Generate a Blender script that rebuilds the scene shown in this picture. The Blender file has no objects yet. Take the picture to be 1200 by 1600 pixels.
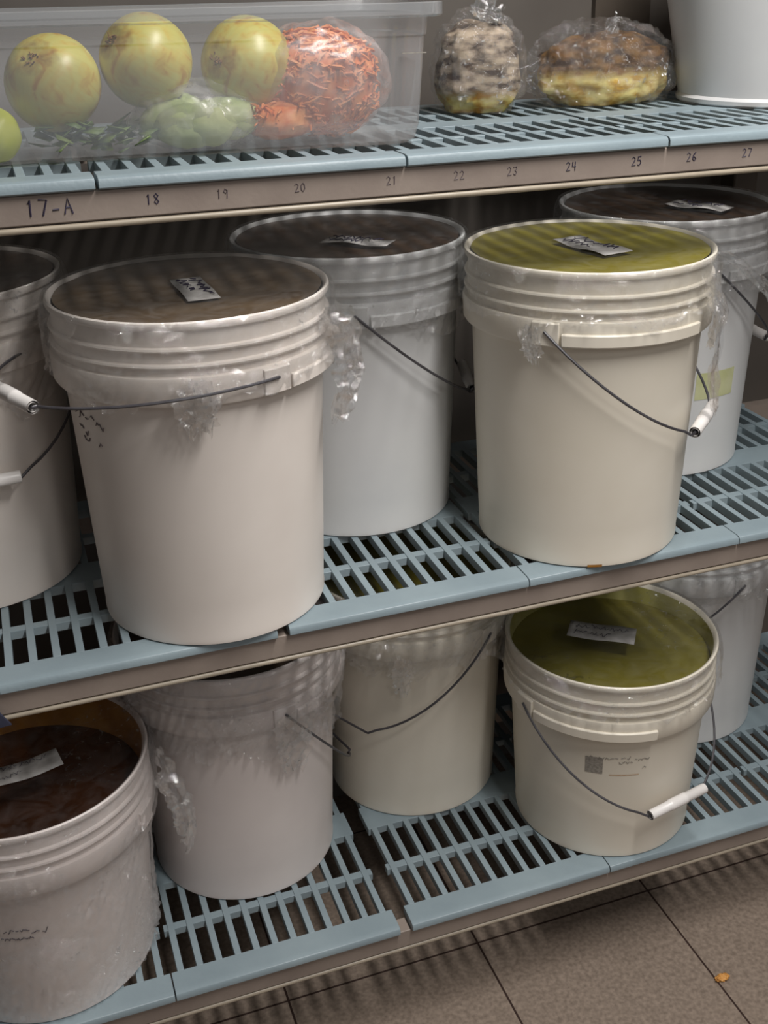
import bpy, bmesh, math, random
from mathutils import Vector, Matrix, noise
C = bpy.context.scene.collection
PI = math.pi
R = math.radians
rnd = random.Random(7)

# ---------------------------------------------------------------- camera
cd = bpy.data.cameras.new('camera'); cam = bpy.data.objects.new('camera', cd); C.objects.link(cam)
cr = Vector((0.93925399, -0.34274326, -0.01813805)); cu = Vector((0.15028564, 0.36318181, 0.91951792)); cf = Vector((0.30857116, 0.86638676, -0.39262936))
mw = Matrix.Identity(4)
for i in range(3):
    mw[i][0] = cr[i]; mw[i][1] = cu[i]; mw[i][2] = -cf[i]
mw.translation = Vector((-0.24289182, -1.08227103, 0.67328671))
cam.matrix_world = mw
cd.sensor_fit = 'AUTO'; cd.sensor_width = 36; cd.lens = 1768.43 / 1600 * 36
cd.shift_x = -26.48 / 1600; cd.shift_y = -80.1 / 1600
cd.clip_start = 0.02
bpy.context.scene.camera = cam
# ---------------------------------------------------------------- world, light, exposure
w = bpy.data.worlds.new('world'); bpy.context.scene.world = w; w.use_nodes = True
bg = w.node_tree.nodes['Background']; bg.inputs[0].default_value = (0.92, 0.95, 1.0, 1); bg.inputs[1].default_value = 0.15
ld = bpy.data.lights.new('tube_and_fill', 'AREA'); ld.shape = 'RECTANGLE'; ld.size = 0.16; ld.size_y = 1.2
ld.energy = 42; ld.color = (1.0, 0.975, 0.95)
lo = bpy.data.objects.new('tube_and_fill', ld); C.objects.link(lo); lo.location = (0.50, -0.78, 1.66)
fill_ld = ld.copy(); fill_ld.energy = 12; fill_lo = bpy.data.objects.new('tube_and_fill', fill_ld); C.objects.link(fill_lo); fill_lo.location = (0.50, -2.5, 1.66)  # unseen fill light added behind the camera for film highlights and frontal fill
vs = bpy.context.scene.view_settings
vs.view_transform = 'Standard'; vs.look = 'None'; vs.gamma = 1; vs.use_curve_mapping = False; vs.exposure = 0.0

ZT, ZB, ZF = 0.511, -0.495, -0.695

# ---------------------------------------------------------------- materials
def newmat(name):
    m = bpy.data.materials.new(name); m.use_nodes = True
    return m, m.node_tree, m.node_tree.nodes['Principled BSDF']
def N(nt, t, **kw):
    n = nt.nodes.new(t)
    for k, v in kw.items(): setattr(n, k, v)
    return n
def srgb(r, g, b):
    f = lambda c: ((c / 255 + .055) / 1.055) ** 2.4 if c > 10 else c / 255 / 12.92
    return (f(r), f(g), f(b), 1)
def mottled(name, c1, c2, scale=20, rough=.45, bump=0, detail=4, bscale=None, spec=.5, lo_=.35, hi_=.65, stretch=(1, 1, 1), sss=0):
    m, nt, p = newmat(name)
    tc = N(nt, 'ShaderNodeTexCoord'); mp = N(nt, 'ShaderNodeMapping'); mp.inputs['Scale'].default_value = stretch
    nt.links.new(tc.outputs['Object'], mp.inputs[0])
    nz = N(nt, 'ShaderNodeTexNoise'); nz.inputs['Scale'].default_value = scale; nz.inputs['Detail'].default_value = detail
    nt.links.new(mp.outputs[0], nz.inputs['Vector'])
    cr_ = N(nt, 'ShaderNodeValToRGB'); cr_.color_ramp.elements[0].position = lo_; cr_.color_ramp.elements[1].position = hi_
    cr_.color_ramp.elements[0].color = c1; cr_.color_ramp.elements[1].color = c2
    nt.links.new(nz.outputs[0], cr_.inputs[0]); nt.links.new(cr_.outputs[0], p.inputs['Base Color'])
    p.inputs['Roughness'].default_value = rough; p.inputs['Specular IOR Level'].default_value = spec
    if sss:
        p.inputs['Subsurface Weight'].default_value = sss; p.inputs['Subsurface Radius'].default_value = (.02, .018, .014); p.inputs['Subsurface Scale'].default_value = 1
    if bump:
        b = N(nt, 'ShaderNodeBump'); b.inputs['Strength'].default_value = bump; b.inputs['Distance'].default_value = .002
        n2 = N(nt, 'ShaderNodeTexNoise'); n2.inputs['Scale'].default_value = bscale or scale * 4; n2.inputs['Detail'].default_value = 3
        nt.links.new(mp.outputs[0], n2.inputs['Vector'])
        nt.links.new(n2.outputs[0], b.inputs['Height']); nt.links.new(b.outputs[0], p.inputs['Normal'])
    return m
M = {}
M['bucket'] = mottled('white_plastic', srgb(222, 213, 205), srgb(232, 224, 216), 6, .38)
M['bucket_cream'] = mottled('cream_plastic', srgb(221, 213, 197), srgb(230, 223, 209), 6, .38)
M['bucket_cool'] = mottled('cool_white_plastic', srgb(212, 212, 212), srgb(222, 222, 220), 6, .38)
M['bucket_rose'] = mottled('greyed_plastic', srgb(216, 206, 202), srgb(226, 217, 212), 6, .38)
M['plate'] = mottled('blue_grey_plate', srgb(132, 147, 154), srgb(144, 159, 165), 9, .42, .15, bscale=160)
M['rail'] = mottled('taupe_rail', srgb(139, 126, 117), srgb(152, 139, 129), 14, .5, .1, bscale=200)
M['rail_bead'] = mottled('pale_bead', srgb(158, 147, 130), srgb(170, 158, 140), 30, .4)
M['post'] = mottled('post_metal', srgb(70, 62, 54), srgb(84, 75, 66), 10, .5)
M['wire'] = mottled('wire', srgb(58, 56, 60), srgb(76, 74, 78), 40, .35, spec=.7)
M['wire_rust'] = mottled('bright_wire', srgb(176, 172, 168), srgb(150, 146, 144), 40, .35)
M['grip'] = mottled('grip_plastic', srgb(222, 218, 214), srgb(235, 231, 228), 20, .35)
M['paper'] = mottled('label_paper', srgb(168, 164, 160), srgb(196, 193, 190), 60, .6)
M['ink'] = mottled('ink', srgb(46, 40, 60), srgb(60, 54, 74), 30, .6)
M['ink_faded'] = mottled('faded_ink', srgb(82, 72, 76), srgb(112, 100, 100), 60, .6)
M['ink_grey'] = mottled('faded_print', srgb(128, 122, 114), srgb(160, 154, 144), 300, .6)
M['ink_orange'] = mottled('orange_print', srgb(190, 160, 132), srgb(205, 182, 156), 200, .6)
M['sticker'] = mottled('faded_sticker', srgb(196, 198, 146), srgb(210, 210, 168), 40, .5)
M['soup_brown'] = mottled('brown_soup', srgb(84, 68, 50), srgb(102, 84, 62), 9, .35, .2, stretch=(1, 3, 1))
M['soup_dark'] = mottled('dark_soup', srgb(62, 46, 36), srgb(84, 66, 50), 10, .3, .2)
M['soup_olive'] = mottled('olive_soup', srgb(122, 112, 34), srgb(150, 141, 62), 7, .35, .2, stretch=(1, 2.5, 1))
M['soup_green'] = mottled('green_soup', srgb(96, 88, 28), srgb(138, 130, 56), 8, .3, .3)
M['soup_amber'] = mottled('amber_soup', srgb(52, 26, 8), srgb(84, 44, 12), 10, .22, .3)
M['stain_amber'] = mottled('amber_residue', srgb(150, 100, 36), srgb(184, 136, 66), 18, .3)
M['stain_green'] = mottled('green_residue', srgb(168, 162, 84), srgb(196, 190, 128), 18, .35)
M['dark_tag'] = mottled('dark_blue_plastic', srgb(44, 48, 66), srgb(54, 58, 78), 20, .5)
M['wall'] = mottled('cooler_wall', srgb(88, 82, 77), srgb(98, 92, 86), 5, .45)
M['ceiling'] = mottled('ceiling_panel', srgb(200, 198, 194), srgb(210, 208, 204), 5, .6)
M['crumb'] = mottled('crumb', srgb(196, 130, 54), srgb(214, 160, 90), 300, .7)

def film(name, base=.10, edge=.55, haze=.05, bscale=60, bstr=.6, rough=.12, tint=(1, 1, 1, 1), pscale=14, smooth=.12, flakes=0, fscale=130, bdist=.004):
    """thin clear plastic: see-through, glossy, with wrinkles and a little milky haze"""
    m = bpy.data.materials.new(name); m.use_nodes = True; nt = m.node_tree; nt.nodes.clear()
    out = N(nt, 'ShaderNodeOutputMaterial')
    tr = N(nt, 'ShaderNodeBsdfTransparent'); tr.inputs[0].default_value = tint
    gl = N(nt, 'ShaderNodeBsdfGlossy'); gl.inputs['Roughness'].default_value = rough; gl.inputs['Color'].default_value = (1, 1, 1, 1)
    df = N(nt, 'ShaderNodeBsdfDiffuse'); df.inputs[0].default_value = (.85, .86, .88, 1)
    tc = N(nt, 'ShaderNodeTexCoord')
    nz = N(nt, 'ShaderNodeTexNoise'); nz.inputs['Scale'].default_value = bscale; nz.inputs['Detail'].default_value = 6; nz.inputs['Roughness'].default_value = .65; nz.inputs['Distortion'].default_value = 1.2
    nt.links.new(tc.outputs['Object'], nz.inputs['Vector'])
    b = N(nt, 'ShaderNodeBump'); b.inputs['Strength'].default_value = bstr; b.inputs['Distance'].default_value = bdist
    nm = N(nt, 'ShaderNodeTexNoise'); nm.inputs['Scale'].default_value = pscale; nm.inputs['Detail'].default_value = 2; nt.links.new(tc.outputs['Object'], nm.inputs['Vector'])
    pr = N(nt, 'ShaderNodeMapRange'); pr.inputs['From Min'].default_value = .46; pr.inputs['From Max'].default_value = .62; pr.inputs['To Min'].default_value = smooth; nt.links.new(nm.outputs[0], pr.inputs['Value'])
    mh = N(nt, 'ShaderNodeMath', operation='MULTIPLY'); nt.links.new(nz.outputs[0], mh.inputs[0]); nt.links.new(pr.outputs[0], mh.inputs[1])
    nt.links.new(mh.outputs[0], b.inputs['Height'])
    nt.links.new(b.outputs[0], gl.inputs['Normal'])
    lw = N(nt, 'ShaderNodeLayerWeight'); lw.inputs['Blend'].default_value = .35
    nt.links.new(b.outputs[0], lw.inputs['Normal'])
    mr = N(nt, 'ShaderNodeMapRange'); mr.inputs['To Min'].default_value = base; mr.inputs['To Max'].default_value = edge
    nt.links.new(lw.outputs['Fresnel'], mr.inputs['Value'])
    n2 = N(nt, 'ShaderNodeTexNoise'); n2.inputs['Scale'].default_value = 22; n2.inputs['Detail'].default_value = 5; n2.inputs['Distortion'].default_value = 2
    nt.links.new(tc.outputs['Object'], n2.inputs['Vector'])
    hz = N(nt, 'ShaderNodeMapRange'); hz.inputs['From Min'].default_value = .4; hz.inputs['From Max'].default_value = .7
    hz.inputs['To Min'].default_value = haze * (1 if smooth == 1 else .3); hz.inputs['To Max'].default_value = haze * (1 if smooth == 1 else 2)
    nt.links.new(n2.outputs[0], hz.inputs['Value'])
    m1 = N(nt, 'ShaderNodeMixShader'); m2 = N(nt, 'ShaderNodeMixShader')
    nt.links.new(hz.outputs[0], m1.inputs[0]); nt.links.new(tr.outputs[0], m1.inputs[1]); nt.links.new(df.outputs[0], m1.inputs[2])
    if flakes:
        nf = N(nt, 'ShaderNodeTexNoise'); nf.inputs['Scale'].default_value = fscale; nf.inputs['Detail'].default_value = 3; nf.inputs['Distortion'].default_value = 1.5
        nt.links.new(tc.outputs['Object'], nf.inputs['Vector'])
        ff = N(nt, 'ShaderNodeMapRange'); ff.inputs['From Min'].default_value = .60; ff.inputs['From Max'].default_value = .67; ff.inputs['To Max'].default_value = flakes
        nt.links.new(nf.outputs[0], ff.inputs['Value'])
        f2 = N(nt, 'ShaderNodeMath', operation='MULTIPLY'); nt.links.new(ff.outputs[0], f2.inputs[0]); nt.links.new(pr.outputs[0], f2.inputs[1])
        f3 = N(nt, 'ShaderNodeMath', operation='MAXIMUM'); nt.links.new(f2.outputs[0], f3.inputs[0]); nt.links.new(mr.outputs[0], f3.inputs[1])
        f4 = N(nt, 'ShaderNodeMapRange'); f4.inputs['To Min'].default_value = rough; f4.inputs['To Max'].default_value = .34; nt.links.new(f2.outputs[0], f4.inputs['Value'])
        nt.links.new(f4.outputs[0], gl.inputs['Roughness'])
        mr = f3
    nt.links.new(mr.outputs[0], m2.inputs[0]); nt.links.new(m1.outputs[0], m2.inputs[1]); nt.links.new(gl.outputs[0], m2.inputs[2])
    nt.links.new(m2.outputs[0], out.inputs[0])
    return m
M['film'] = film('cling_film', .12, .42, .05, 85, .8, .06, (.99, .99, .99, 1), flakes=.75, bdist=.016)
M['film_lid'] = film('cling_film_lid', .035, .3, .03, 14, .12, .10)
M['film_lid_wet'] = film('cling_film_lid_wet', .05, .3, .015, 34, .6, .06, flakes=.6, fscale=70, pscale=9, smooth=.04, bdist=.012)
M['film_crumple'] = film('crumpled_film', .20, .6, .05, 60, .7, .07, smooth=.4, flakes=.5, fscale=90, bdist=.005)
M['film_loaf'] = film('loaf_film', .06, .35, .03, 80, 1.0, .06, pscale=25, smooth=.35, flakes=.8, fscale=110, bdist=.012)
M['bag'] = film('clear_bag', .04, .3, .16, 40, .6, .3, smooth=.3, flakes=.35, fscale=60)
M['pan'] = film('clear_pan', .035, .35, .18, 6, .03, .08, (.90, .885, .87, 1), smooth=1)
M['pan_edge'] = film('clear_pan_edge', .08, .5, .16, 6, .05, .15, (.85, .86, .86, 1), smooth=1)

# ---------------------------------------------------------------- mesh helpers
class MB:
    def __init__(s): s.v = []; s.f = []; s.m = []
    def add(s, vs_, fs, mi=0):
        o = len(s.v); s.v += [tuple(v) for v in vs_]; s.f += [tuple(i + o for i in f) for f in fs]; s.m += [mi] * len(fs)
    def box(s, x0, x1, y0, y1, z0, z1, mi=0):
        s.add([(x, y, z) for z in (z0, z1) for y in (y0, y1) for x in (x0, x1)],
              [(0, 2, 3, 1), (4, 5, 7, 6), (0, 1, 5, 4), (2, 6, 7, 3), (0, 4, 6, 2), (1, 3, 7, 5)], mi)
    def extrude_x(s, prof, x0, x1, mi=0):
        n = len(prof); s.add([(x0, y, z) for y, z in prof] + [(x1, y, z) for y, z in prof],
              [tuple((i, i + n, (i + 1) % n + n, (i + 1) % n)) for i in range(n)] + [tuple(range(n)), tuple(reversed(range(n, 2 * n)))], mi)
    def lathe(s, prof, n=128, mi=0, a0=0, a1=2 * PI, closed=None):
        full = abs(a1 - a0 - 2 * PI) < 1e-6; k = n if full else n + 1; L = len(prof)
        vs_ = []
        for i in range(k):
            a = a0 + (a1 - a0) * i / n
            for r, z in prof: vs_.append((r * math.cos(a), r * math.sin(a), z))
        fs = []
        for i in range(n):
            j = (i + 1) % k
            for q in range(L - 1): fs.append((i * L + q, j * L + q, j * L + q + 1, i * L + q + 1))
            if closed: fs.append((i * L + L - 1, j * L + L - 1, j * L, i * L))
        if closed and not full:
            fs.append(tuple(range(L))); fs.append(tuple(reversed(range(n * L, n * L + L))))
        s.add(vs_, fs, mi)
    def tube(s, pts, r, n=8, mi=0, hollow=0):
        pts = [Vector(p) for p in pts]; rings = []
        t0 = (pts[1] - pts[0]).normalized(); up = Vector((0, 0, 1)) if abs(t0.z) < .9 else Vector((1, 0, 0))
        a = t0.cross(up).normalized(); vs_ = []
        for i, p in enumerate(pts):
            t = (pts[min(i + 1, len(pts) - 1)] - pts[max(i - 1, 0)]).normalized()
            a = (a - t * a.dot(t)).normalized(); b = t.cross(a)
            rr = r[i] if isinstance(r, (list, tuple)) else r
            for k in range(n): vs_.append(p + a * rr * math.cos(2 * PI * k / n) + b * rr * math.sin(2 * PI * k / n))
        fs = [(i * n + k, i * n + (k + 1) % n, (i + 1) * n + (k + 1) % n, (i + 1) * n + k) for i in range(len(pts) - 1) for k in range(n)]
        if not hollow: fs += [tuple(reversed(range(n))), tuple(range((len(pts) - 1) * n, len(pts) * n))]
        s.add(vs_, fs, mi)
    def build(s, name, mats, parent=None, smooth=True, bevel=0, loc=None):
        me = bpy.data.meshes.new(name); me.from_pydata(s.v, [], s.f)
        if not isinstance(mats, (list, tuple)): mats = [mats]
        for m in mats: me.materials.append(m)
        me.polygons.foreach_set('material_index', s.m)
        bm = bmesh.new(); bm.from_mesh(me); bmesh.ops.recalc_face_normals(bm, faces=bm.faces); bm.to_mesh(me); bm.free()
        if smooth:
            me.polygons.foreach_set('use_smooth', [True] * len(me.polygons))
        o = bpy.data.objects.new(name, me); C.objects.link(o)
        if parent: o.parent = parent
        if loc: o.location = loc
        if bevel:
            md = o.modifiers.new('bevel', 'BEVEL'); md.width = bevel; md.segments = 2; md.limit_method = 'ANGLE'; md.angle_limit = R(40)
        if smooth:
            try: me.set_sharp_from_angle(angle=R(38))
            except Exception: pass
        return o
def tag(o, label=None, cat=None, group=None, kind=None):
    if label: o['label'] = label
    if cat: o['category'] = cat
    if group: o['group'] = group
    if kind: o['kind'] = kind
    return o
def empty(name, loc, rz=0):
    o = bpy.data.objects.new(name, None); C.objects.link(o); o.location = loc; o.rotation_euler = (0, 0, rz); o.empty_display_size = .02
    return o
def copy_tree(o, parent=None):
    c = o.copy(); C.objects.link(c); c.parent = parent
    for ch in o.children: copy_tree(ch, c)
    return c

# ---------------------------------------------------------------- room
b = MB(); b.box(-1.3, 1.9, -3.2, .56, ZF - .05, ZF); fl = b.build('floor', [None], smooth=False); tag(fl, kind='structure')
m, nt, p = newmat('floor_tile')
geo = N(nt, 'ShaderNodeNewGeometry'); sx = N(nt, 'ShaderNodeSeparateXYZ'); nt.links.new(geo.outputs['Position'], sx.inputs[0])
def grid(sock, off, size, wd):
    a = N(nt, 'ShaderNodeMath', operation='SUBTRACT'); nt.links.new(sock, a.inputs[0]); a.inputs[1].default_value = off - size * 20
    c = N(nt, 'ShaderNodeMath', operation='MODULO'); nt.links.new(a.outputs[0], c.inputs[0]); c.inputs[1].default_value = size
    e = N(nt, 'ShaderNodeMath', operation='SUBTRACT'); nt.links.new(c.outputs[0], e.inputs[0]); e.inputs[1].default_value = size / 2
    f = N(nt, 'ShaderNodeMath', operation='ABSOLUTE'); nt.links.new(e.outputs[0], f.inputs[0])
    g = N(nt, 'ShaderNodeMath', operation='GREATER_THAN'); nt.links.new(f.outputs[0], g.inputs[0]); g.inputs[1].default_value = size / 2 - wd
    return g.outputs[0]
gx = grid(sx.outputs[0], .294, .3, .0016); gy = grid(sx.outputs[1], .117, .3, .0016)
mx = N(nt, 'ShaderNodeMath', operation='MAXIMUM'); nt.links.new(gx, mx.inputs[0]); nt.links.new(gy, mx.inputs[1])
nz = N(nt, 'ShaderNodeTexNoise'); nz.inputs['Scale'].default_value = 160; nz.inputs['Detail'].default_value = 4; nt.links.new(geo.outputs['Position'], nz.inputs['Vector'])
rp = N(nt, 'ShaderNodeValToRGB'); rp.color_ramp.elements[0].color = srgb(118, 104, 92); rp.color_ramp.elements[1].color = srgb(150, 134, 120)
rp.color_ramp.elements[0].position = .3; rp.color_ramp.elements[1].position = .7; nt.links.new(nz.outputs[0], rp.inputs[0])
mc = N(nt, 'ShaderNodeMix', data_type='RGBA'); nt.links.new(mx.outputs[0], mc.inputs[0]); nt.links.new(rp.outputs[0], mc.inputs[6]); mc.inputs[7].default_value = srgb(52, 34, 28)
nt.links.new(mc.outputs[2], p.inputs['Base Color']); p.inputs['Roughness'].default_value = .55
fl.data.materials[0] = m
for nm, a in (('wall_back', (-1.3, 1.9, .52, .58, ZF, 1.75)), ('wall_left', (-1.36, -1.3, -1.2, .58, ZF, 1.75)), ('wall_right', (1.9, 1.96, -1.2, .58, ZF, 1.75))):
    b = MB(); b.box(*a); tag(b.build(nm, M['wall'], smooth=False), kind='structure')
b = MB(); b.box(-1.36, 1.96, -3.2, .58, 1.75, 1.8); tag(b.build('ceiling', M['ceiling'], smooth=False), kind='structure')

b = MB(); b.box(.642, .735, .508, .53, ZT - .02, 1.75); tag(b.build('dark_panel_1', M['post'], smooth=False), kind='structure')  # dark brown upright panel against the back wall, top shelf to ceiling
# ---------------------------------------------------------------- shelving unit
unit = empty('shelving_unit', (0, 0, ZF))
tag(unit, 'taupe metal shelving rack with long rails carrying blue-grey slotted plates', 'shelving')
def upart(b, name, mat, **k):
    o = b.build(name, mat, unit, **k); o.location = (0, 0, -ZF); return o
for z in (ZT, 0, ZB):
    b = MB()
    b.extrude_x([(.006, z - .0125), (.006, z - .040), (.010, z - .040), (.010, z - .0445), (.030, z - .0445), (.030, z - .0125)], -1.1, 1.2)
    r_ = upart(b, 'front_rail', M['rail'], bevel=.0012)
    b = MB(); b.tube([(-1.1, .0085, z - .0445), (1.2, .0085, z - .0445)], .0032, 10)
    bd = b.build('rail_bead', M['rail_bead'], r_)
    b = MB(); b.box(-1.1, 1.2, .425, .445, z - .046, z - .0125); upart(b, 'back_rail', M['rail'], smooth=False)
for x in (-.95, .895):
    b = MB(); b.box(x - .022, x + .022, .45, .49, ZF, 1.4); upart(b, 'back_post', M['post'], bevel=.004)
for x in (-1.08, 1.18):
    b = MB(); b.box(x - .02, x + .02, .012, .052, ZF, 1.4); upart(b, 'front_post', M['rail'], bevel=.004)
# handwritten numbers on the top rail
G = {'0': [[(.5, 1), (.1, .7), (.15, .2), (.5, 0), (.85, .3), (.8, .8), (.5, 1)]], '1': [[(.3, .8), (.5, 1), (.45, 0)]],
 '2': [[(.1, .8), (.4, 1), (.8, .8), (.6, .45), (.1, 0), (.9, .05)]], '3': [[(.1, .9), (.6, 1), (.8, .75), (.4, .52), (.8, .3), (.5, 0), (.1, .1)]],
 '4': [[(.2, 1), (.1, .45), (.85, .45)], [(.7, 1), (.65, 0)]], '5': [[(.85, 1), (.2, 1), (.15, .55), (.6, .6), (.85, .3), (.5, 0), (.1, .05)]],
 '6': [[(.8, 1), (.3, .7), (.1, .25), (.5, 0), (.85, .25), (.5, .5), (.15, .3)]], '7': [[(.1, 1), (.9, .95), (.4, 0)]],
 '8': [[(.5, .5), (.15, .8), (.5, 1), (.8, .8), (.5, .5), (.15, .2), (.5, 0), (.85, .2), (.5, .5)]],
 '9': [[(.8, .8), (.4, 1), (.15, .7), (.5, .5), (.8, .8), (.7, 0)]], '-': [[(.15, .3), (.8, .33)]], 'A': [[(.05, 0), (.45, 1), (.85, 0)], [(.2, .4), (.75, .4)]]}
for x, txt, h in ((-.212, '17-A', .0145), (-.104, '18', .0095), (-.037, '19', .0085), (.040, '20', .008), (.135, '21', .008), (.208, '22', .0085), (.268, '23', .0085), (.336, '24', .009), (.415, '25', .009), (.484, '26', .009), (.556, '27', .009)):
    b = MB(); cx = x; wch = h * .62
    for ch in txt:
        for st in G[ch]:
            b.tube([(cx + u * wch, .0058, ZT - .0245 - h * .5 + v * h) for u, v in st], h * .055 + .00012, 5)
        cx += wch * 1.25
    upart(b, 'handwritten_number', M['ink_faded'] if h < .009 else M['ink'])

# ---------------------------------------------------------------- shelf plates
def plate_mesh():
    b = MB(); W = .3002; h = .012
    lip = [(0, -.0105), (0, -.0045), (.0018, -.0014), (.006, -.0002), (.010, 0), (.0375, 0), (.0375, -h), (.003, -h)]
    b.extrude_x(lip, .0006, W)
    b.extrude_x([(.445 - y, z) for y, z in reversed(lip)], .0006, W)
    b.box(.004, W - .003, .1975, .2475, -h, 0)
    for y0 in (.1105, .3225): b.box(.003, W - .002, y0, y0 + .012, -h, -.0012)
    for k in range(12):
        x0 = .0085 + k * .025
        for y0, y1 in ((.0370, .1980), (.2470, .4080)): b.box(x0, x0 + .0086, y0, y1, -h, 0.00005)
    return b
proto = None
def plate(x, z, label, group):
    global proto
    if proto is None: proto = plate_mesh().build('shelf_plate', M['plate'], bevel=.0006); o = proto
    else: o = proto.copy(); C.objects.link(o)
    o.location = (x, 0, z); tag(o, label, 'shelf plate', group)
gt, gm, gb = 'slotted plates of the top shelf', 'slotted plates of the middle shelf', 'slotted plates of the bottom shelf'
plate(-.4486, ZT, 'blue-grey slotted plate under left end of clear pan, above rail number 17-A', gt)
plate(-.1460, ZT, 'blue-grey slotted plate above rail numbers 18 to 21, under right end of clear pan', gt)
plate(.1558, ZT, 'blue-grey slotted plate of top shelf under the two wrapped loaves, above numbers 22 to 25', gt)
plate(.4576, ZT, 'rightmost blue-grey slotted plate of top shelf, in front of white tub', gt)
plate(-.309, 0, 'blue-grey slotted plate of middle shelf at the left edge, left of the bare gap', gm)
plate(.0045, 0, 'blue-grey slotted plate of middle shelf showing bare slots between the two front buckets', gm)
plate(.3052, 0, 'blue-grey slotted plate of middle shelf under the front olive soup bucket', gm)
plate(.6060, 0, 'rightmost blue-grey slotted plate of middle shelf, beside the sticker bucket', gm)
plate(-.4722, ZB, 'leftmost blue-grey slotted plate of bottom shelf under amber soup bucket', gb)
plate(-.171, ZB, 'blue-grey slotted plate of bottom shelf left of the open seam gap', gb)
plate(.146, ZB, 'blue-grey slotted plate of bottom shelf right of the open seam gap', gb)
plate(.4468, ZB, 'blue-grey slotted plate of bottom shelf under short green soup bucket', gb)
plate(.7476, ZB, 'rightmost blue-grey slotted plate of bottom shelf at the right edge', gb)

# ---------------------------------------------------------------- buckets
def scribble(b, x, y, wd, h, z, seed, dirv=(1, 0), r=.0005):
    rr = random.Random(seed); n = int(wd / (h * .5)); pts = []
    for i in range(n * 3):
        u = i / (n * 3) * wd; v = (rr.random() - .5) * h
        pts.append((x + u * dirv[0] - v * dirv[1], y + u * dirv[1] + v * dirv[0], z))
        if rr.random() < .16 and len(pts) > 2: b.tube(pts, r, 4); pts = []
    if len(pts) > 2: b.tube(pts, r, 4)
def paper_strip(root, z, cx, cy, L, W, ang, seed, bend=.0015, text=2, big=0):
    b = MB(); n = 14; m_ = 3; vs_ = []; a = R(ang); ca, sa = math.cos(a), math.sin(a)
    for i in range(n + 1):
        for j in range(m_ + 1):
            u = (i / n - .5) * L; v = (j / m_ - .5) * W
            vs_.append((cx + u * ca - v * sa, cy + u * sa + v * ca, z + bend * (1 + math.sin(i * .55 + seed)) * .5))
    b.add(vs_, [(i * (m_ + 1) + j, (i + 1) * (m_ + 1) + j, (i + 1) * (m_ + 1) + j + 1, i * (m_ + 1) + j + 1) for i in range(n) for j in range(m_)])
    o = b.build('paper_label', M['paper'], root)
    md = o.modifiers.new('s', 'SOLIDIFY'); md.thickness = .0004
    b = MB()
    for k in range(text):
        off = W * (.22 - .42 * k) if text > 1 else 0
        scribble(b, cx - L * .40 * ca - off * sa, cy - L * .40 * sa + off * ca, L * (.8 if k % 2 == 0 else .55), W * (.26 if not big else .42), z + bend + .0007, seed + k, (ca, sa), .0004 + big * .0002)
    t = b.build('handwriting', M['ink'], o)
    return o

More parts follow.
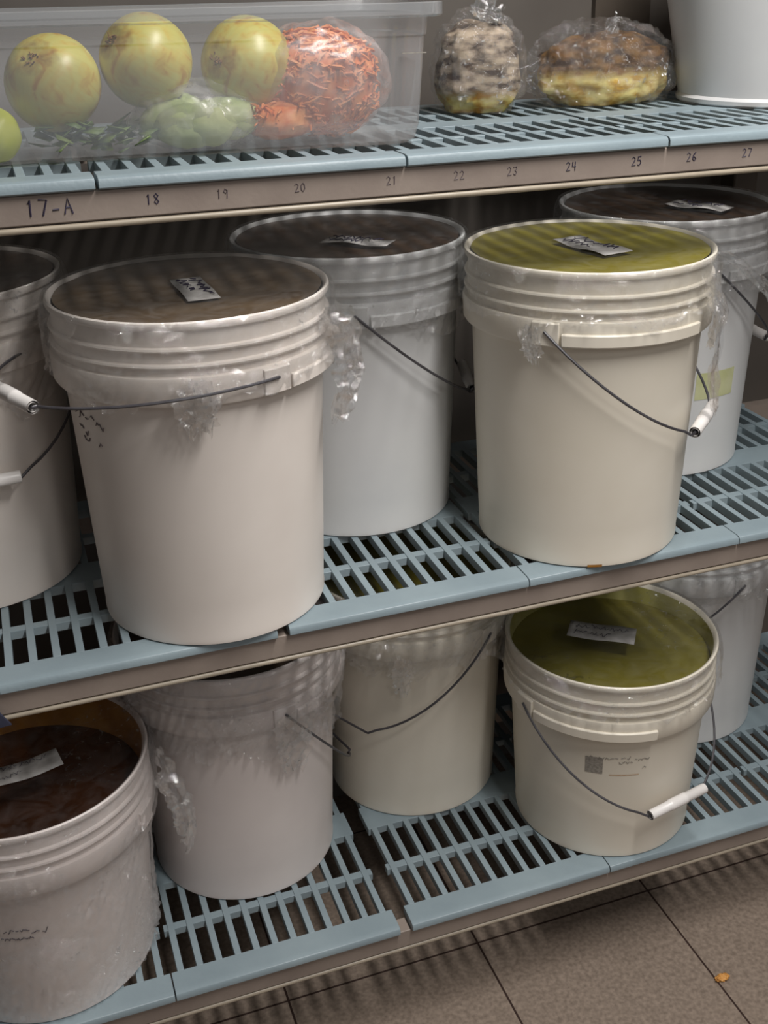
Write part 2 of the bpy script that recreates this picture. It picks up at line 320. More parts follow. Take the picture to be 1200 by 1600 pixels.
def wall_r(z, H): return .1295 + (.1405 - .1295) * max(0, min(1, (z - .012) / (H - .10)))
def bucket(name_label, x, y, zs, H, body_mat, soup_mat, level, ear, rz=0, grp=None, film_amp=1.0, skirt=(.08, .03), stain=None, bail=True, bail_tau=None, lid='film_lid', wire='wire', skirt_fn=None, cover=False, grip=True, drop=None):
    root = empty('bucket', (x, y, zs)); tag(root, name_label, 'bucket', grp)
    b = MB(); t = lambda d: H - d
    prof = [(0, .0), (.1265, 0), (.1295, .002), (.1298, .006), (.1293, .010), (wall_r(.05, H), .05), (wall_r(.15, H), .15), (wall_r(t(.10), H), t(.10)), (.1412, t(.087)), (.1500, t(.0865)), (.1515, t(.084)), (.1525, t(.060)), (.1512, t(.0565)), (.1465, t(.0555)), (.1462, t(.0485)), (.1500, t(.0475)), (.1508, t(.0455)), (.1500, t(.0435)), (.1465, t(.0425)),
            (.1462, t(.0320)), (.1495, t(.0310)), (.1503, t(.0290)), (.1495, t(.0270)), (.1462, t(.0260)), (.1460, t(.0100)), (.1500, t(.0080)), (.1513, t(.0045)), (.1505, t(.0012)), (.1485, H), (.1462, t(.0012)), (.1440, t(.006))]
    inner = [(.1425, t(.02)), (.139, t(.08)), (wall_r(.15, H) - .0025, .15), (.127, .008), (0, .006)]
    k0 = len(prof)
    b.lathe(prof, 144); b.lathe([prof[-1]] + inner, 144, 1 if stain else 0)
    body = b.build('body', [M[body_mat], M[stain]] if stain else M[body_mat], root)
    # ear bosses and the moulded ridge between them
    for s in (0, 1):
        a = R(ear + 180 * s)
        b = MB(); b.lathe([(.150, t(.0860)), (.1550, t(.0850)), (.1555, t(.0580)), (.150, t(.0570))], 8, 0, a - R(6), a + R(6), True)
        b.build('ear', M[body_mat], root, bevel=.001)
    if bail:
        b = MB(); b.lathe([(.1515, t(.0855)), (.1550, t(.0845)), (.1556, t(.0700)), (.1515, t(.0690))], 40, 0, R(ear + 7), R(ear + 74), True)
        b.build('collar_ridge', M[body_mat], root, bevel=.0012)
    sr_ = {'soup_level': level}
    b = MB(); zl = H - level; rl = (.1425 + (.139 - .1425) * (level - .02) / .06) - .0004 if level > .02 else .1425
    n = 96
    rings = [(rl * q / 10) for q in range(1, 11)]
    vs_ = [(0, 0, zl)]; fs = []
    for q, rr in enumerate(rings):
        for i in range(n):
            a = 2 * PI * i / n; px, py = rr * math.cos(a), rr * math.sin(a)
            vs_.append((px, py, zl + .0012 * noise.noise(Vector((px * 25 + x * 9, py * 25, 3)))))
    for i in range(n): fs.append((0, 1 + i, 1 + (i + 1) % n))
    for q in range(9):
        for i in range(n):
            a0 = 1 + q * n + i; a1 = 1 + q * n + (i + 1) % n
            fs.append((a0, a1, a1 + n, a0 + n))
    b.add(vs_, fs); b.build('soup', M[soup_mat], root)
    # bail handle
    if bail:
        ze = t(.068); pts = []; gp = []
        e = Vector((math.cos(R(ear)), math.sin(R(ear)), 0)); u = Vector((math.cos(R(ear + 90)), math.sin(R(ear + 90)), 0))
        if bail_tau is not None: u = -u
        def P(th):
            if bail_tau is None:
                dr = drop or min(.142, ze - .045); rr = .1565 + .004 * math.sin(th)
                return Vector((rr * math.cos(R(ear) + th), rr * math.sin(R(ear) + th), ze - dr * math.sin(th) ** 1.0))
            Rb = .222; tt = R(bail_tau)
            return .1565 * math.cos(th) * e + Rb * math.sin(th) * (math.cos(tt) * u - math.sin(tt) * Vector((0, 0, 1))) + Vector((0, 0, ze))
        g0, g1 = R(71), R(109)
        ths = [g0 * i / 14 for i in range(15)]
        a = [P(th) for th in ths]; c = [P(PI - th) for th in reversed(ths)]
        gA, gB = P(g0), P(g1)
        mid = (gA + gB) / 2; kink = Vector((0, 0, -.004 if bail_tau is None else 0))
        nrm = Vector((mid.x, mid.y, 0)).normalized() * .004
        gA += nrm; gB += nrm
        start = Vector(a[0]) * 1.0; 
        hook0 = [Vector((math.cos(R(ear)) * .149, math.sin(R(ear)) * .149, ze))]
        hook1 = [Vector((math.cos(R(ear + 180)) * .149, math.sin(R(ear + 180)) * .149, ze))]
        pts = hook0 + a[:-1] + [a[-1] + kink] + [gA, gA.lerp(gB, .5), gB] + [c[0] + kink] + c[1:] + hook1
        b = MB(); b.tube(pts, .0017, 8); hd = b.build('handle', M[wire], root)
        b = MB(); d_ = (gB - gA).normalized(); L = (gB - gA).length
        q = [gA + d_ * L * f for f in (.0, .02, .35, .36, .40, .60, .64, .65, .98, 1)]
        b.tube(q, [.0068, .0072, .0072, .0080, .0080, .0080, .0080, .0072, .0072, .0068], 16, hollow=1)
        b.tube([q[0], q[-1]], .0048, 16, hollow=1)
        if grip: b.build('grip', M['grip'], hd)
    # cling film: lid and skirt
    sag = .0006 if level < .03 else .005
    b = MB(); nn = 120; prof_r = [.0] + [.1505 * q / 14 for q in range(1, 15)]
    vs_ = [(0, 0, H - sag)]; fs = []
    for q in range(1, 15):
        for i in range(nn):
            a = 2 * PI * i / nn; rr = prof_r[q]; px, py = rr * math.cos(a), rr * math.sin(a)
            f = 1 - (rr / .1505) ** 2
            vs_.append((px, py, H + .0012 - sag * f + film_amp * (.0016 if level > .02 else .0007) * f ** .3 * (rr / .15) * noise.noise(Vector((px * 22 + 3 * a, py * 22, x * 7))) + film_amp * (.0008 if level > .02 else .0004) * math.sin(a * 23 + 4 * noise.noise(Vector((a, x, 0)))) * (rr / .15) ** 4 * f ** .5))
    for i in range(nn): fs.append((0, 1 + i, 1 + (i + 1) % nn))
    for q in range(13):
        for i in range(nn):
            a0 = 1 + q * nn + i; a1 = 1 + q * nn + (i + 1) % nn; fs.append((a0, a1, a1 + nn, a0 + nn))
    b.add(vs_, fs)
    # skirt
    n = 480; K = 44; vs_ = []; fs = []
    rs = random.Random(int(1000 * abs(x) + 10)); ph = rs.random() * 9
    for i in range(n):
        a = 2 * PI * i / n
        D = skirt[0] + skirt[1] * noise.noise(Vector((math.cos(a) * 2.2 + ph, math.sin(a) * 2.2, 1))) * 1.6 + .010 * noise.noise(Vector((math.cos(a) * 9 + ph, math.sin(a) * 9, 4)))
        if skirt_fn: D += skirt_fn(math.degrees(a) if a < PI else math.degrees(a) - 360)
        D = max(.03, min(H - .01, D))
        for k in range(K):
            d = D * (k / (K - 1)) ** 1.0
            base = .1520 + (.1535 - .1520) * min(1, d / .06) if d < .086 else max(wall_r(H - d, H) + .002, .1535 - (d - .086) * .35)
            base += .0052 * (1 - math.exp(-d / .008)) * max(0, 1 - d / .09)
            amp = film_amp * (.0004 + .0016 * min(1, d / .05))
            w_ = noise.noise(Vector((a * 9 + d * 60, d * 50 + ph, 2))) + .6 * noise.noise(Vector((a * 26 + d * 90, d * 120, ph))) + .35 * math.sin(a * 60 + d * 200 + 5 * noise.noise(Vector((a * 3, d * 20, 0))))
            rr = base + .0009 + amp * (w_ + .5 + 2.2 * max(0, noise.noise(Vector((a * 2.2 + ph, d * 14, 5))) + .08) * (1 - abs(noise.noise(Vector((a * 14 + d * 70, d * 90 - a * 5, ph)))) * 4)) * (1 + 1.8 * max(0, k / K - .8) * 5)
            vs_.append((rr * math.cos(a), rr * math.sin(a), H + .0012 - d + .0003))
    for i in range(n):
        j = (i + 1) % n
        for k in range(K - 1): fs.append((i * K + k, j * K + k, j * K + k + 1, i * K + k + 1))
    b.add(vs_, fs, 1)
    fo = b.build('plastic_wrap', [M[lid], M['film']], root)
    return root, fo
def crumple(parent, path, width, seed, name='wrap_tail', amp=.5, mat='film_crumple', n=46, m_=16, taper=None):
    """a hanging, crushed end of cling film following a 3-D path"""
    b = MB(); P_ = [Vector(p) for p in path]; vs_ = []
    seg = [0]
    for i in range(1, len(P_)): seg.append(seg[-1] + (P_[i] - P_[i - 1]).length)
    def at(s):
        s *= seg[-1]
        for i in range(1, len(P_)):
            if s <= seg[i] + 1e-9:
                return P_[i - 1].lerp(P_[i], (s - seg[i - 1]) / (seg[i] - seg[i - 1])), (P_[i] - P_[i - 1]).normalized()
        return P_[-1], (P_[-1] - P_[-2]).normalized()
    for i in range(n + 1):
        s = i / n; p, t = at(s); rad = Vector((p.x, p.y, 0)).normalized(); side = t.cross(rad).normalized(); nr = side.cross(t).normalized()
        if nr.dot(rad) < 0: nr = -nr
        wd = width * (taper(s) if taper else (.55 + .9 * math.sin(PI * min(1, s * .85 + .1)) * .6)) * (1 + .25 * noise.noise(Vector((s * 7, seed, 0))))
        for j in range(m_ + 1):
            v = j / m_ - .5
            q = Vector((s * 3.6 + seed * 3.1, v * 4.5, seed))
            off = (noise.noise(q) * 1.0 + noise.noise(q * 2.7) * .6 + noise.noise(q * 5) * .15 + .35 * math.cos(v * PI * 5 + seed + 3 * noise.noise(Vector((s * 4, seed, 1)))))
            vs_.append(p + side * (v * wd + .15 * wd * noise.noise(q * 3 + Vector((5, 1, 2)))) + nr * (off * amp * width * .35 + width * .12) + t * (.006 * noise.noise(q * 2 + Vector((9, 9, 9))) * (1 + 2 * (s > .9))))
    b.add(vs_, [(i * (m_ + 1) + j, (i + 1) * (m_ + 1) + j, (i + 1) * (m_ + 1) + j + 1, i * (m_ + 1) + j + 1) for i in range(n) for j in range(m_)])
    return b.build(name, M[mat], parent)
def cy(ang, r, z): return (r * math.cos(R(ang)), r * math.sin(R(ang)), z)
def side_print(root, rects, H, mat, name='faded_print'):
    """thin printed marks lying on the curved side: rects of (angle0, angle1, z0, z1)"""
    b = MB()
    for a0, a1, z0, z1 in rects:
        n = 8; vs_ = []
        for i in range(n + 1):
            a = a0 + (a1 - a0) * i / n
            for z in (z0, z1): vs_.append(cy(a, wall_r(z, H) + .0005, z))
        b.add(vs_, [(2 * i, 2 * i + 2, 2 * i + 3, 2 * i + 1) for i in range(n)])
    return b.build(name, M[mat], root)
def side_scribble(root, lines, H, mat, name='handwriting', r=.0006):
    b = MB()
    for k, (a0, a1, z, h, slope) in enumerate(lines):
        rr = random.Random(k * 7 + 3); n = max(4, int((abs(a1 - a0) * .0024) / (h * .28))); pts = []
        for i in range(n):
            u = i / n; zz = z + slope * u + (rr.random() - .5) * h
            pts.append(cy(a0 + (a1 - a0) * u, wall_r(zz, H) + .0006, zz))
            if rr.random() < .2 and len(pts) > 2: b.tube(pts, r, 4); pts = []
        if len(pts) > 2: b.tube(pts, r, 4)
    return b.build(name, M[mat], root)

H5, H3 = .374, .303
gmid, gbot = 'film-covered white buckets on the middle shelf', 'film-covered white buckets on the bottom shelf'
# middle shelf
A, Af = bucket('large white bucket of brown soup at front left of middle shelf, handle swung out left', -.0534, .1208, 0, H5, 'bucket', 'soup_brown', .003, -67.6, grp=gmid, bail_tau=1, skirt=(.082, .022), film_amp=.8,
    skirt_fn=lambda a: .038 * math.exp(-((a + 100) / 7) ** 2))
paper_strip(A, H5 + .0005, .002, -.025, .095, .034, -88, 3, text=2, big=1)
crumple(Af, [cy(-40, .156, .352), cy(-33, .165, .335), cy(-31, .170, .30), cy(-33, .167, .27), cy(-34, .160, .235)], .044, 2, amp=.8)
crumple(Af, [cy(-30, .156, .35), cy(-25, .172, .32), cy(-23, .178, .28), cy(-27, .170, .25)], .030, 12, amp=.9)
crumple(Af, [cy(-99, .1565, .318), cy(-100, .157, .29), cy(-100, .151, .262)], .040, 6, amp=.25)
side_scribble(A, [(-166, -150, .262, .010, -.006), (-163, -152, .247, .010, -.012), (-152, -142, .262, .007, -.012), (-160, -154, .235, .008, 0), (-149, -144, .236, .012, 0)], H5, 'ink_faded')
B, Bf = bucket('large white bucket of dark soup behind and between the two front middle-shelf buckets', .1856, .3079, 0, H5, 'bucket_cool', 'soup_dark', .004, -105.4, grp=gmid, skirt=(.10, .02), film_amp=1.3)
paper_strip(B, H5 + .0005, -.008, -.065, .090, .034, -40, 5, text=2, big=1, bend=.003)
Cc, Cf = bucket('large white bucket of olive soup at front right of middle shelf', .4318, .1196, 0, H5, 'bucket_cream', 'soup_olive', .003, -136, grp=gmid, skirt=(.060, .016), film_amp=.8,
    skirt_fn=lambda a: .045 * math.exp(-((a + 143) / 5) ** 2))
paper_strip(Cc, H5 + .0005, -.007, -.020, .098, .042, -80, 8, text=2, big=1, bend=.003)
crumple(Cf, [cy(-62, .156, .360), cy(-60, .162, .335), cy(-57, .164, .30), cy(-55, .160, .272)], .016, 4, amp=1.2)
crumple(Cf, [cy(-56, .156, .350), cy(-52, .170, .31), cy(-56, .168, .25), cy(-52, .166, .215), cy(-50, .166, .19)], .017, 9, amp=1.2)
crumple(Cf, [cy(-141, .157, .312), cy(-141, .157, .29), cy(-141, .152, .27)], .022, 5, amp=.3)
side_print(Cc, [(-112, -104, .0012, .0045)], H5, 'stain_amber', 'food_stain')
D, Df = bucket('large white bucket with faded yellow-green sticker, behind right on middle shelf', .6655, .3205, 0, H5, 'bucket_cool', 'soup_dark', .004, -94, grp=gmid, skirt=(.10, .03), film_amp=1.3)
paper_strip(D, H5 + .0005, .015, -.060, .085, .040, -60, 15, text=2, big=1, bend=.003)
crumple(Df, [cy(-98, .157, .335), cy(-85, .166, .318), cy(-72, .182, .278), cy(-62, .184, .225), cy(-60, .182, .19)], .014, 21, amp=1.0)
crumple(Df, [cy(-60, .156, .372), cy(-50, .172, .345), cy(-46, .182, .31), cy(-50, .182, .27)], .030, 22, amp=1.0)
side_print(D, [(-97, -68, .118, .158)], H5, 'sticker', 'faded_sticker')
Z, Zf = bucket('large white bucket cut by the left edge of middle shelf, dark soup', -.325, .293, 0, H5, 'bucket', 'soup_dark', .004, 187, grp=gmid, skirt=(.13, .04), film_amp=1.2)
# bottom shelf
Eb, Ef = bucket('short white bucket of amber soup, fully wrapped, at front left of bottom shelf', -.306, .144, ZB, H3, 'bucket_rose', 'soup_amber', .058, 150, grp=gbot, bail=False, skirt=(.30, .0), film_amp=1.0, stain='stain_amber', lid='film_lid_wet')
paper_strip(Eb, H3 - .001, -.015, -.033, .120, .036, 10.6, 31, text=2, bend=.004)
crumple(Ef, [cy(-3, .156, .27), cy(-5, .172, .235), cy(-8, .186, .20), cy(-10, .188, .165), cy(-12, .180, .14)], .040, 41, amp=.8)
crumple(Ef, [cy(-12, .156, .25), cy(-12, .172, .21), cy(-14, .176, .17)], .030, 42, amp=.8)
side_scribble(Eb, [(-110, -97, .158, .006, 0), (-97, -88, .152, .010, 0), (-112, -96, .146, .004, 0)], H3, 'ink')
F, Ff = bucket('large white bucket second from left on bottom shelf, film bunched at its neck', -.024, .252, ZB, H5, 'bucket_rose', 'soup_dark', .012, -75, grp=gbot, grip=False, drop=.20, skirt=(.125, .03), film_amp=2.2,
    skirt_fn=lambda a: .02 * math.exp(-((a + 75) / 16) ** 2))
crumple(Ff, [cy(-76, .158, .31), cy(-73, .158, .28), cy(-71, .152, .245), cy(-72, .148, .215)], .050, 51, amp=.22)
Gk, Gf = bucket('large white bucket under middle rail, behind and between wrapped bucket and short green one', .266, .322, ZB, H5, 'bucket_cream', 'soup_olive', .012, 118, grp=gbot, grip=False, skirt=(.115, .03), film_amp=1.5)
crumple(Gf, [cy(-113, .156, .30), cy(-114, .156, .27), cy(-115, .148, .235)], .026, 61, amp=.25)
Hk, Hf = bucket('short white bucket of green soup at front of bottom shelf, handle hanging in front', .5057, .1363, ZB, H3, 'bucket_cream', 'soup_green', .032, -168, grp=gbot, skirt=(.048, .012), film_amp=.9, stain='stain_green', lid='film_lid_wet')
paper_strip(Hk, H3 - .003, -.015, -.002, .095, .043, -36, 71, text=2)
side_print(Hk, [(-131, -121, .153, .180)], H3, 'ink_grey')
side_print(Hk, [(-117, -100, .151, .153)], H3, 'ink_orange', 'orange_print')
side_scribble(Hk, [(-131, -112, .180, .005, 0), (-111, -104, .181, .007, 0), (-103, -94, .178, .004, 0), (-112, -104, .174, .004, 0), (-98, -94, .166, .008, 0)], H3, 'ink_grey', 'printed_text', .0005)
Ik, If_ = bucket('large white bucket half hidden at back right of bottom shelf', .7494, .3205, ZB, H5, 'bucket_cool', 'soup_dark', .012, 92, grp=gbot, skirt=(.10, .02), film_amp=1.5)

# ---------------------------------------------------------------- top shelf: clear pan
pan = empty('food_pan', (-.063, .157, ZT), R(-5.5))
tag(pan, 'long clear plastic food pan holding onions and bagged vegetables on top shelf', 'food pan')
def rrect(hx, hy, r, n=8):
    o = []
    for cx_, cy_, a0 in ((hx - r, hy - r, 0), (-hx + r, hy - r, 90), (-hx + r, -hy + r, 180), (hx - r, -hy + r, 270)):
        for i in range(n + 1):
            a = R(a0 + 90 * i / n); o.append((cx_ + r * math.cos(a), cy_ + r * math.sin(a)))
    return o
def loft(b, loops, mi=0, cap0=False, cap1=False):
    n = len(loops[0]); b.add([p for l in loops for p in l], [(i * n + k, i * n + (k + 1) % n, (i + 1) * n + (k + 1) % n, (i + 1) * n + k) for i in range(len(loops) - 1) for k in range(n)], mi)
    if cap0: b.add(loops[0], [tuple(range(n))], mi)
HX, HY, PH = .277, .085, .127
b = MB(); L = []
for z, e in ((0.0005, -.030), (.0015, -.020), (.006, -.013), (.02, -.009), (PH - .02, -.003), (PH - .018, -.001), (PH, 0)):
    L.append([(px, py, z) for px, py in rrect(HX + e, HY + e, .034 + e * .5)])
loft(b, L, 0, cap0=True)
b.build('pan_body', M['pan'], pan)
b = MB(); L = []
for z, e in ((PH - .001, 0), (PH - .001, .013), (PH + .001, .0155), (PH + .012, .0155), (PH + .013, .013), (PH + .002, .011), (PH + .002, 0)):
    L.append([(px, py, z) for px, py in rrect(HX + e, HY + e, .034 + e)])
loft(b, L)
b.build('pan_rim', M['pan_edge'], pan)
b = MB(); b.box(HX - .035, HX - .010, -HY - .0016, -HY - .0006 + .0004, PH - .035, PH - .034); b.build('volume_mark', M['ink_grey'], pan, smooth=False)

# ---------------------------------------------------------------- onions
onion_m, nt, p = newmat('onion_skin')
tc = N(nt, 'ShaderNodeTexCoord'); nz = N(nt, 'ShaderNodeTexNoise'); nz.inputs['Scale'].default_value = 42; nz.inputs['Detail'].default_value = 8; nz.inputs['Distortion'].default_value = 1.4
nt.links.new(tc.outputs['Object'], nz.inputs['Vector'])
rp = N(nt, 'ShaderNodeValToRGB'); e_ = rp.color_ramp.elements; e_[0].position = .42; e_[0].color = srgb(196, 190, 108); e_[1].position = .70; e_[1].color = srgb(176, 132, 60)
e2 = rp.color_ramp.elements.new(.55); e2.color = srgb(198, 180, 92)
nt.links.new(nz.outputs[0], rp.inputs[0])
# fine meridian veins
sp = N(nt, 'ShaderNodeSeparateXYZ'); nt.links.new(tc.outputs['Object'], sp.inputs[0])
at2 = N(nt, 'ShaderNodeMath', operation='ARCTAN2'); nt.links.new(sp.outputs[1], at2.inputs[0]); nt.links.new(sp.outputs[0], at2.inputs[1])
ml = N(nt, 'ShaderNodeMath', operation='MULTIPLY'); ml.inputs[1].default_value = 34; nt.links.new(at2.outputs[0], ml.inputs[0])
sn = N(nt, 'ShaderNodeMath', operation='SINE'); nt.links.new(ml.outputs[0], sn.inputs[0])
mr = N(nt, 'ShaderNodeMapRange'); mr.inputs['From Min'].default_value = .7; mr.inputs['From Max'].default_value = 1; mr.inputs['To Max'].default_value = .10; nt.links.new(sn.outputs[0], mr.inputs['Value'])
mc = N(nt, 'ShaderNodeMix', data_type='RGBA'); nt.links.new(mr.outputs[0], mc.inputs[0]); nt.links.new(rp.outputs[0], mc.inputs[6]); mc.inputs[7].default_value = srgb(150, 140, 60)
ln = N(nt, 'ShaderNodeVectorMath', operation='NORMALIZE'); nt.links.new(tc.outputs['Object'], ln.inputs[0])
sz = N(nt, 'ShaderNodeSeparateXYZ'); nt.links.new(ln.outputs[0], sz.inputs[0])
n3 = N(nt, 'ShaderNodeTexNoise'); n3.inputs['Scale'].default_value = 60; n3.inputs['Detail'].default_value = 5; nt.links.new(tc.outputs['Object'], n3.inputs['Vector'])
md_ = N(nt, 'ShaderNodeMath', operation='MULTIPLY_ADD'); nt.links.new(n3.outputs[0], md_.inputs[0]); md_.inputs[1].default_value = -.5; nt.links.new(sz.outputs[2], md_.inputs[2])
m4 = N(nt, 'ShaderNodeMapRange'); m4.inputs['From Min'].default_value = -1.13; m4.inputs['From Max'].default_value = -1.27; m4.inputs['To Max'].default_value = .75; nt.links.new(md_.outputs[0], m4.inputs['Value'])
mc2 = N(nt, 'ShaderNodeMix', data_type='RGBA'); nt.links.new(m4.outputs[0], mc2.inputs[0]); nt.links.new(mc.outputs[2], mc2.inputs[6]); mc2.inputs[7].default_value = srgb(118, 78, 36)
nt.links.new(mc2.outputs[2], p.inputs['Base Color']); p.inputs['Roughness'].default_value = .36
M['root'] = mottled('onion_root', srgb(96, 66, 34), srgb(150, 112, 64), 120, .8)
def onion(loc, r, root_dir, label, squash=.95):
    root = empty('onion', loc); root.rotation_mode = 'QUATERNION'; root.rotation_quaternion = (-Vector(root_dir)).to_track_quat('Z', 'X'); tag(root, label, 'onion', 'onions in the clear pan')
    b = MB(); n = 56; prof = []
    for i in range(33):
        t_ = -PI / 2 + PI * i / 32; rr = r * math.cos(t_); z = r * squash * math.sin(t_)
        if t_ > .9: z += r * .16 * ((t_ - .9) / .67) ** 2; rr *= 1 - .25 * ((t_ - .9) / .67)
        if t_ < -1.3: z += r * .03
        prof.append((max(rr, .0005), z))
    b.lathe(prof, n)
    b.v = [tuple(Vector(v) * (1 + .022 * noise.noise(Vector(v) * 26 + Vector(loc) * 9))) for v in b.v]
    b.build('bulb', onion_m, root)
    b = MB(); ztop = r * squash + r * .14
    b.tube([(0, 0, ztop - .006), (.001, .001, ztop + .002), (.003, 0, ztop + .008)], [.008, .005, .003], 10)
    b.build('stem', M['root'], root)
    b = MB(); rr = random.Random(int(loc[0] * 1000))
    for k in range(26):
        a = rr.random() * 2 * PI; q = rr.random() * .007; z = -r * squash + r * .028
        b.tube([(q * math.cos(a), q * math.sin(a), z + .001), (1.4 * q * math.cos(a + .3), 1.4 * q * math.sin(a + .3), z - .0008 - rr.random() * .0014)], .0007, 4)
    b.build('root_tuft', M['root'], root)
    return root
onion((-.164, .150, ZT + .072), .0475, (-.40, -.62, .55), 'pale yellow onion with tan blotch, leftmost of the three in clear pan')
onion((-.070, .152, ZT + .089), .0465, (-.78, -.42, .48), 'greenish yellow onion in middle of the three, standing highest', 1.0)
onion((.034, .150, ZT + .081), .0490, (-.80, -.55, .16), 'yellow onion with dark dry root scar, beside the carrot bag')

# bags inside the pan
M['greens'] = mottled('pale_greens', srgb(158, 178, 112), srgb(196, 206, 152), 26, .5, .5)
M['greens_dark'] = mottled('dark_greens', srgb(84, 110, 60), srgb(132, 152, 92), 40, .5, .5)
M['lime'] = mottled('lime_peel', srgb(196, 210, 60), srgb(214, 220, 96), 30, .4)
M['carrot'] = mottled('carrot', srgb(216, 116, 56), srgb(238, 166, 110), 70, .5)
def blob(b, c, rad, amp, freq, seed, n=40, m_=24, mi=0, flat=None, pw=1):
    vs_ = []
    for j in range(m_ + 1):
        t_ = -PI / 2 + PI * j / m_
        for i in range(n):
            a = 2 * PI * i / n; d = Vector((math.cos(t_) * math.cos(a), math.cos(t_) * math.sin(a), math.sin(t_)))
            k = 1 + amp * noise.noise(d * freq + Vector((seed, 0, 0))) + amp * .5 * noise.noise(d * freq * 2.6 + Vector((0, seed, 0)))
            if pw != 1: d = Vector([math.copysign(abs(w_) ** pw, w_) for w_ in d])
            q = Vector((c[0] + d.x * rad[0] * k, c[1] + d.y * rad[1] * k, c[2] + d.z * rad[2] * k))
            if flat is not None and q.z < flat: q.z = flat + (q.z - flat) * .05
            vs_.append(q)
    b.add(vs_, [(j * n + i, j * n + (i + 1) % n, (j + 1) * n + (i + 1) % n, (j + 1) * n + i) for j in range(m_) for i in range(n)], mi)
gr = empty('bag_of_greens', (-.030, .140, ZT + .003)); tag(gr, 'clear bag of pale green leaves wedged under the onions in the pan', 'bag of vegetables')
b = MB()
for k in range(9):
    a = k * 2.4; blob(b, (.045 * math.cos(a) * (.4 + .09 * k) * .9 + .008, .026 * math.sin(a), .026 + .004 * math.sin(k * 1.7)), (.032, .026, .022), .10, 1.6, k, 32, 18)
b.build('leaves', M['greens'], gr)
b = MB(); blob(b, (.008, 0, .030), (.070, .050, .036), .14, 2.5, 3, 60, 34, flat=.001); b.build('bag', M['bag'], gr)
g2 = empty('bunch_of_greens', (-.125, .138, ZT + .003)); tag(g2, 'dark green herbs lying under the leftmost onions in the pan', 'greens')
b = MB(); rr = random.Random(5)
for k in range(60):
    x0, y0, z0 = (rr.random() - .5) * .10, (rr.random() - .5) * .085, .002 + rr.random() * .024
    a = rr.random() * 6.28; l_ = .012 + rr.random() * .016; q = Vector((math.cos(a), math.sin(a), rr.random() * .5))
    s_ = Vector((-math.sin(a), math.cos(a), .2)) * l_ * .45; o_ = Vector((x0, y0, z0 + .002))
    b.add([o_, o_ + q * l_ * .5 + s_, o_ + q * l_ + Vector((0, 0, .003)), o_ + q * l_ * .5 - s_], [(0, 1, 2, 3)])
lv = b.build('leaves', M['greens_dark'], g2)
md = lv.modifiers.new('s', 'SOLIDIFY'); md.thickness = .0008
lm = empty('lime', (-.226, .124, ZT + .028)); tag(lm, 'bright yellow-green citrus at the left edge low in the clear pan', 'lime')
b = MB(); blob(b, (0, 0, 0), (.024, .024, .026), .03, 3, 1); b.build('fruit', M['lime'], lm)
b = MB(); blob(b, (0, 0, .026), (.004, .004, .003), .1, 3, 1, 12, 8); b.build('stem_end', M['root'], lm)
cb = empty('bag_of_shredded_carrot', (.112, .146, ZT + .003)); tag(cb, 'clear bag bulging with shredded orange carrot at right end of pan', 'bag of vegetables')
b = MB(); rr = random.Random(11)
for k in range(1300):
    while True:
        q = Vector((rr.uniform(-1, 1), rr.uniform(-1, 1), rr.uniform(-1, 1)))
        if .80 < q.length < 1.0: break
    qq = Vector([math.copysign(abs(c_) ** .8, c_) for c_ in q]) * (1 + .14 * noise.noise(q * 1.6 + Vector((4, 0, 0))))
    o_ = Vector((qq.x * .060, qq.y * .048, .058 + qq.z * .053)); a = rr.random() * 6.28; l_ = .010 + rr.random() * .014
    t_ = Vector((math.cos(a), math.sin(a), rr.uniform(-.6, .6))) * l_
    bd = Vector((rr.uniform(-1, 1), rr.uniform(-1, 1), rr.uniform(-1, 1))) * .003
    t_ -= q.normalized() * t_.dot(q.normalized()) * .85; p0, p1, p2 = o_ - t_ * .5, o_ + bd, o_ + t_ * .5
    p0.z = max(p0.z, .002); p1.z = max(p1.z, .002); p2.z = max(p2.z, .002)
    b.tube([p0, p1, p2], [.0009, .0020, .0009], 4)
blob(b, (0, 0, .057), (.056, .045, .049), .05, 1.6, 4, 30, 18, pw=.8)
blob(b, (-.050, -.012, .024), (.040, .042, .021), .1, 2, 6, 30, 18)
for k in range(260):
    o_ = Vector((-.052 + rr.uniform(-1, 1) * .034, -.012 + rr.uniform(-1, 1) * .036, .024 + rr.uniform(-.5, 1) * .017)); a = rr.random() * 6.28; l_ = .010 + rr.random() * .012
    t_ = Vector((math.cos(a), math.sin(a), rr.uniform(-.3, .3))) * l_
    b.tube([o_ - t_ * .5, o_ + Vector((0, 0, .002)), o_ + t_ * .5], [.0007, .0016, .0007], 4)
b.v = [(v[0], v[1], max(v[2], .0015)) for v in b.v]
co = b.build('shredded_carrot', M['carrot'], cb); co['kind'] = 'stuff'
b = MB(); blob(b, (-.002, 0, .060), (.072, .058, .060), .10, 2.2, 8, 80, 50, flat=.0008, pw=.85); b.build('bag', M['bag'], cb)

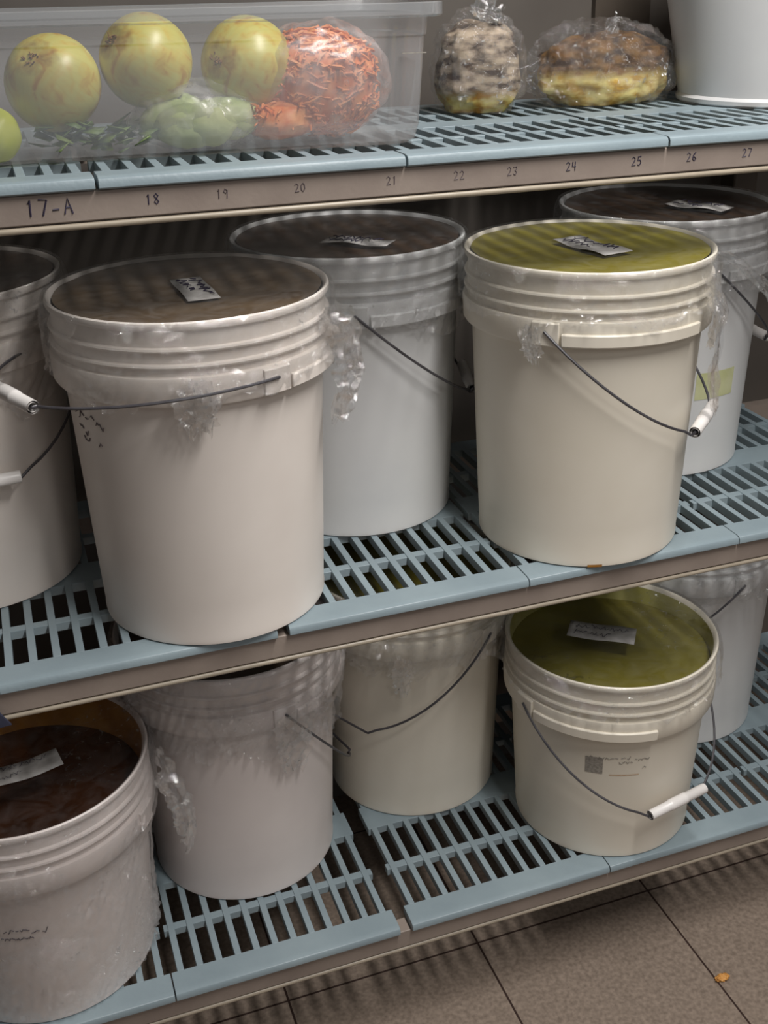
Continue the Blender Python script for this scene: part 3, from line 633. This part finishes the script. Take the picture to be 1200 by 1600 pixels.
# ---------------------------------------------------------------- wrapped loaves
def bread_mat(name, top1, top2, low1, low2, zmid):
    m, nt, p = newmat(name)
    tc = N(nt, 'ShaderNodeTexCoord'); nz = N(nt, 'ShaderNodeTexNoise'); nz.inputs['Scale'].default_value = 45; nz.inputs['Detail'].default_value = 6
    mp = N(nt, 'ShaderNodeMapping'); mp.inputs['Scale'].default_value = (1, 1, 2.2); nt.links.new(tc.outputs['Object'], mp.inputs[0]); nt.links.new(mp.outputs[0], nz.inputs['Vector'])
    def ramp(c1, c2):
        r_ = N(nt, 'ShaderNodeValToRGB'); r_.color_ramp.elements[0].position = .38; r_.color_ramp.elements[1].position = .6; r_.color_ramp.elements[0].color = c1; r_.color_ramp.elements[1].color = c2
        nt.links.new(nz.outputs[0], r_.inputs[0]); return r_.outputs[0]
    s_ = N(nt, 'ShaderNodeSeparateXYZ'); nt.links.new(tc.outputs['Object'], s_.inputs[0])
    ad = N(nt, 'ShaderNodeMath', operation='MULTIPLY_ADD'); nt.links.new(nz.outputs[0], ad.inputs[0]); ad.inputs[1].default_value = .03; nt.links.new(s_.outputs[2], ad.inputs[2])
    mr = N(nt, 'ShaderNodeMapRange'); mr.inputs['From Min'].default_value = zmid + .010; mr.inputs['From Max'].default_value = zmid + .022; nt.links.new(ad.outputs[0], mr.inputs['Value'])
    mc = N(nt, 'ShaderNodeMix', data_type='RGBA'); nt.links.new(mr.outputs[0], mc.inputs[0]); nt.links.new(ramp(low1, low2), mc.inputs[6]); nt.links.new(ramp(top1, top2), mc.inputs[7])
    nt.links.new(mc.outputs[2], p.inputs['Base Color']); p.inputs['Roughness'].default_value = .7
    return m
M['bread1'] = bread_mat('browned_crust', srgb(58, 38, 22), srgb(122, 88, 42), srgb(184, 146, 66), srgb(226, 210, 140), .040)
M['bread2'] = bread_mat('dark_crust', srgb(74, 58, 48), srgb(186, 168, 146), srgb(176, 130, 58), srgb(214, 200, 120), .022)
def loaf(loc, size, rz, mat, label, seed, film_rad):
    root = empty('wrapped_loaf', loc, rz); tag(root, label, 'wrapped bread', 'plastic-wrapped loaves on the top shelf')
    b = MB(); blob(b, (0, 0, size[2] * .46), (size[0], size[1], size[2] * .56), .13, 2.0, seed, 64, 36, flat=.0015, pw=.82); b.build('bread', M[mat], root)
    b = MB(); blob(b, (0, 0, size[2] * .5), film_rad, .15, 2.6, seed, 110, 70, flat=.0008, pw=.82); 
    b.v = [tuple(Vector(v) * (1 + .03 * noise.noise(Vector(v) * 90))) if v[2] > .003 else v for v in b.v]
    w_ = b.build('plastic_wrap', M['film_loaf'], root)
    return root, w_
l1, w1 = loaf((.562, .335, ZT), (.098, .050, .088), R(6), 'bread1', 'browned yellow bread in plastic wrap, low mound beside the white tub', 3, (.106, .057, .060))
crumple(w1, [(0, -.01, .088), (.002, -.008, .098), (.008, -.006, .106)], .026, 3, amp=.5)
l2, w2 = loaf((.376, .328, ZT), (.052, .052, .108), R(-10), 'bread2', 'tall dark-crusted bread bundled in shiny plastic wrap beside the clear pan', 9, (.058, .058, .066))
crumple(w2, [(.0, -.03, .11), (.004, -.028, .122), (.012, -.026, .130)], .045, 8, amp=.6)

# white tub at right of the top shelf
tub = empty('white_tub', (.788, .262, ZT)); tag(tub, 'plain large white plastic tub at the right end of top shelf', 'tub')
b = MB(); b.lathe([(0, 0), (.128, 0), (.132, .003), (.133, .008), (.130, .012), (.166, .20), (.168, .21), (.174, .212), (.174, .222), (.166, .224), (.126, .012), (0, .010)], 120)
b.build('body', M['bucket_cool'], tub)
b = MB(); b.lathe([(0, .226), (.16, .2265), (.172, .2255), (.177, .222), (.177, .214), (.1745, .214), (.1745, .2215), (.0, .2240)], 120); b.build('lid', M['bucket_cool'], tub)
b = MB(); b.lathe([(.1385, .050), (.1390, .0505), (.1425, .0665), (.1420, .067)], 6, 0, R(-112), R(-106), True); b.build('embossed_mark', M['bucket_cool'], tub)

# dark tag hanging at far left under the middle rail, crumb on the floor
b = MB(); b.add([(-.345, y, z) for y, z in ((.001, -.020), (-.002, -.020))] + [(-.318, y, -.020) for y in (-.002, .001)] + [(-.302, y, -.049) for y in (.001, -.002)] + [(-.345, y, -.052) for y in (-.002, .001)], [(1, 2, 5, 6), (0, 7, 4, 3), (0, 3, 2, 1), (3, 4, 5, 2), (4, 7, 6, 5), (0, 1, 6, 7)])
t_ = b.build('tag', M['dark_tag'], bevel=.0008); tag(t_, 'small dark blue tag on the middle rail above amber soup, at the left edge', 'tag')
b = MB(); blob(b, (0, 0, .003), (.011, .006, .004), .5, 3, 2, 24, 14, flat=.0003)
t_ = b.build('food_crumb', M['crumb'], loc=(.603, -.075, ZF)); tag(t_, 'small orange food crumb on the floor grout line at right', 'crumb')
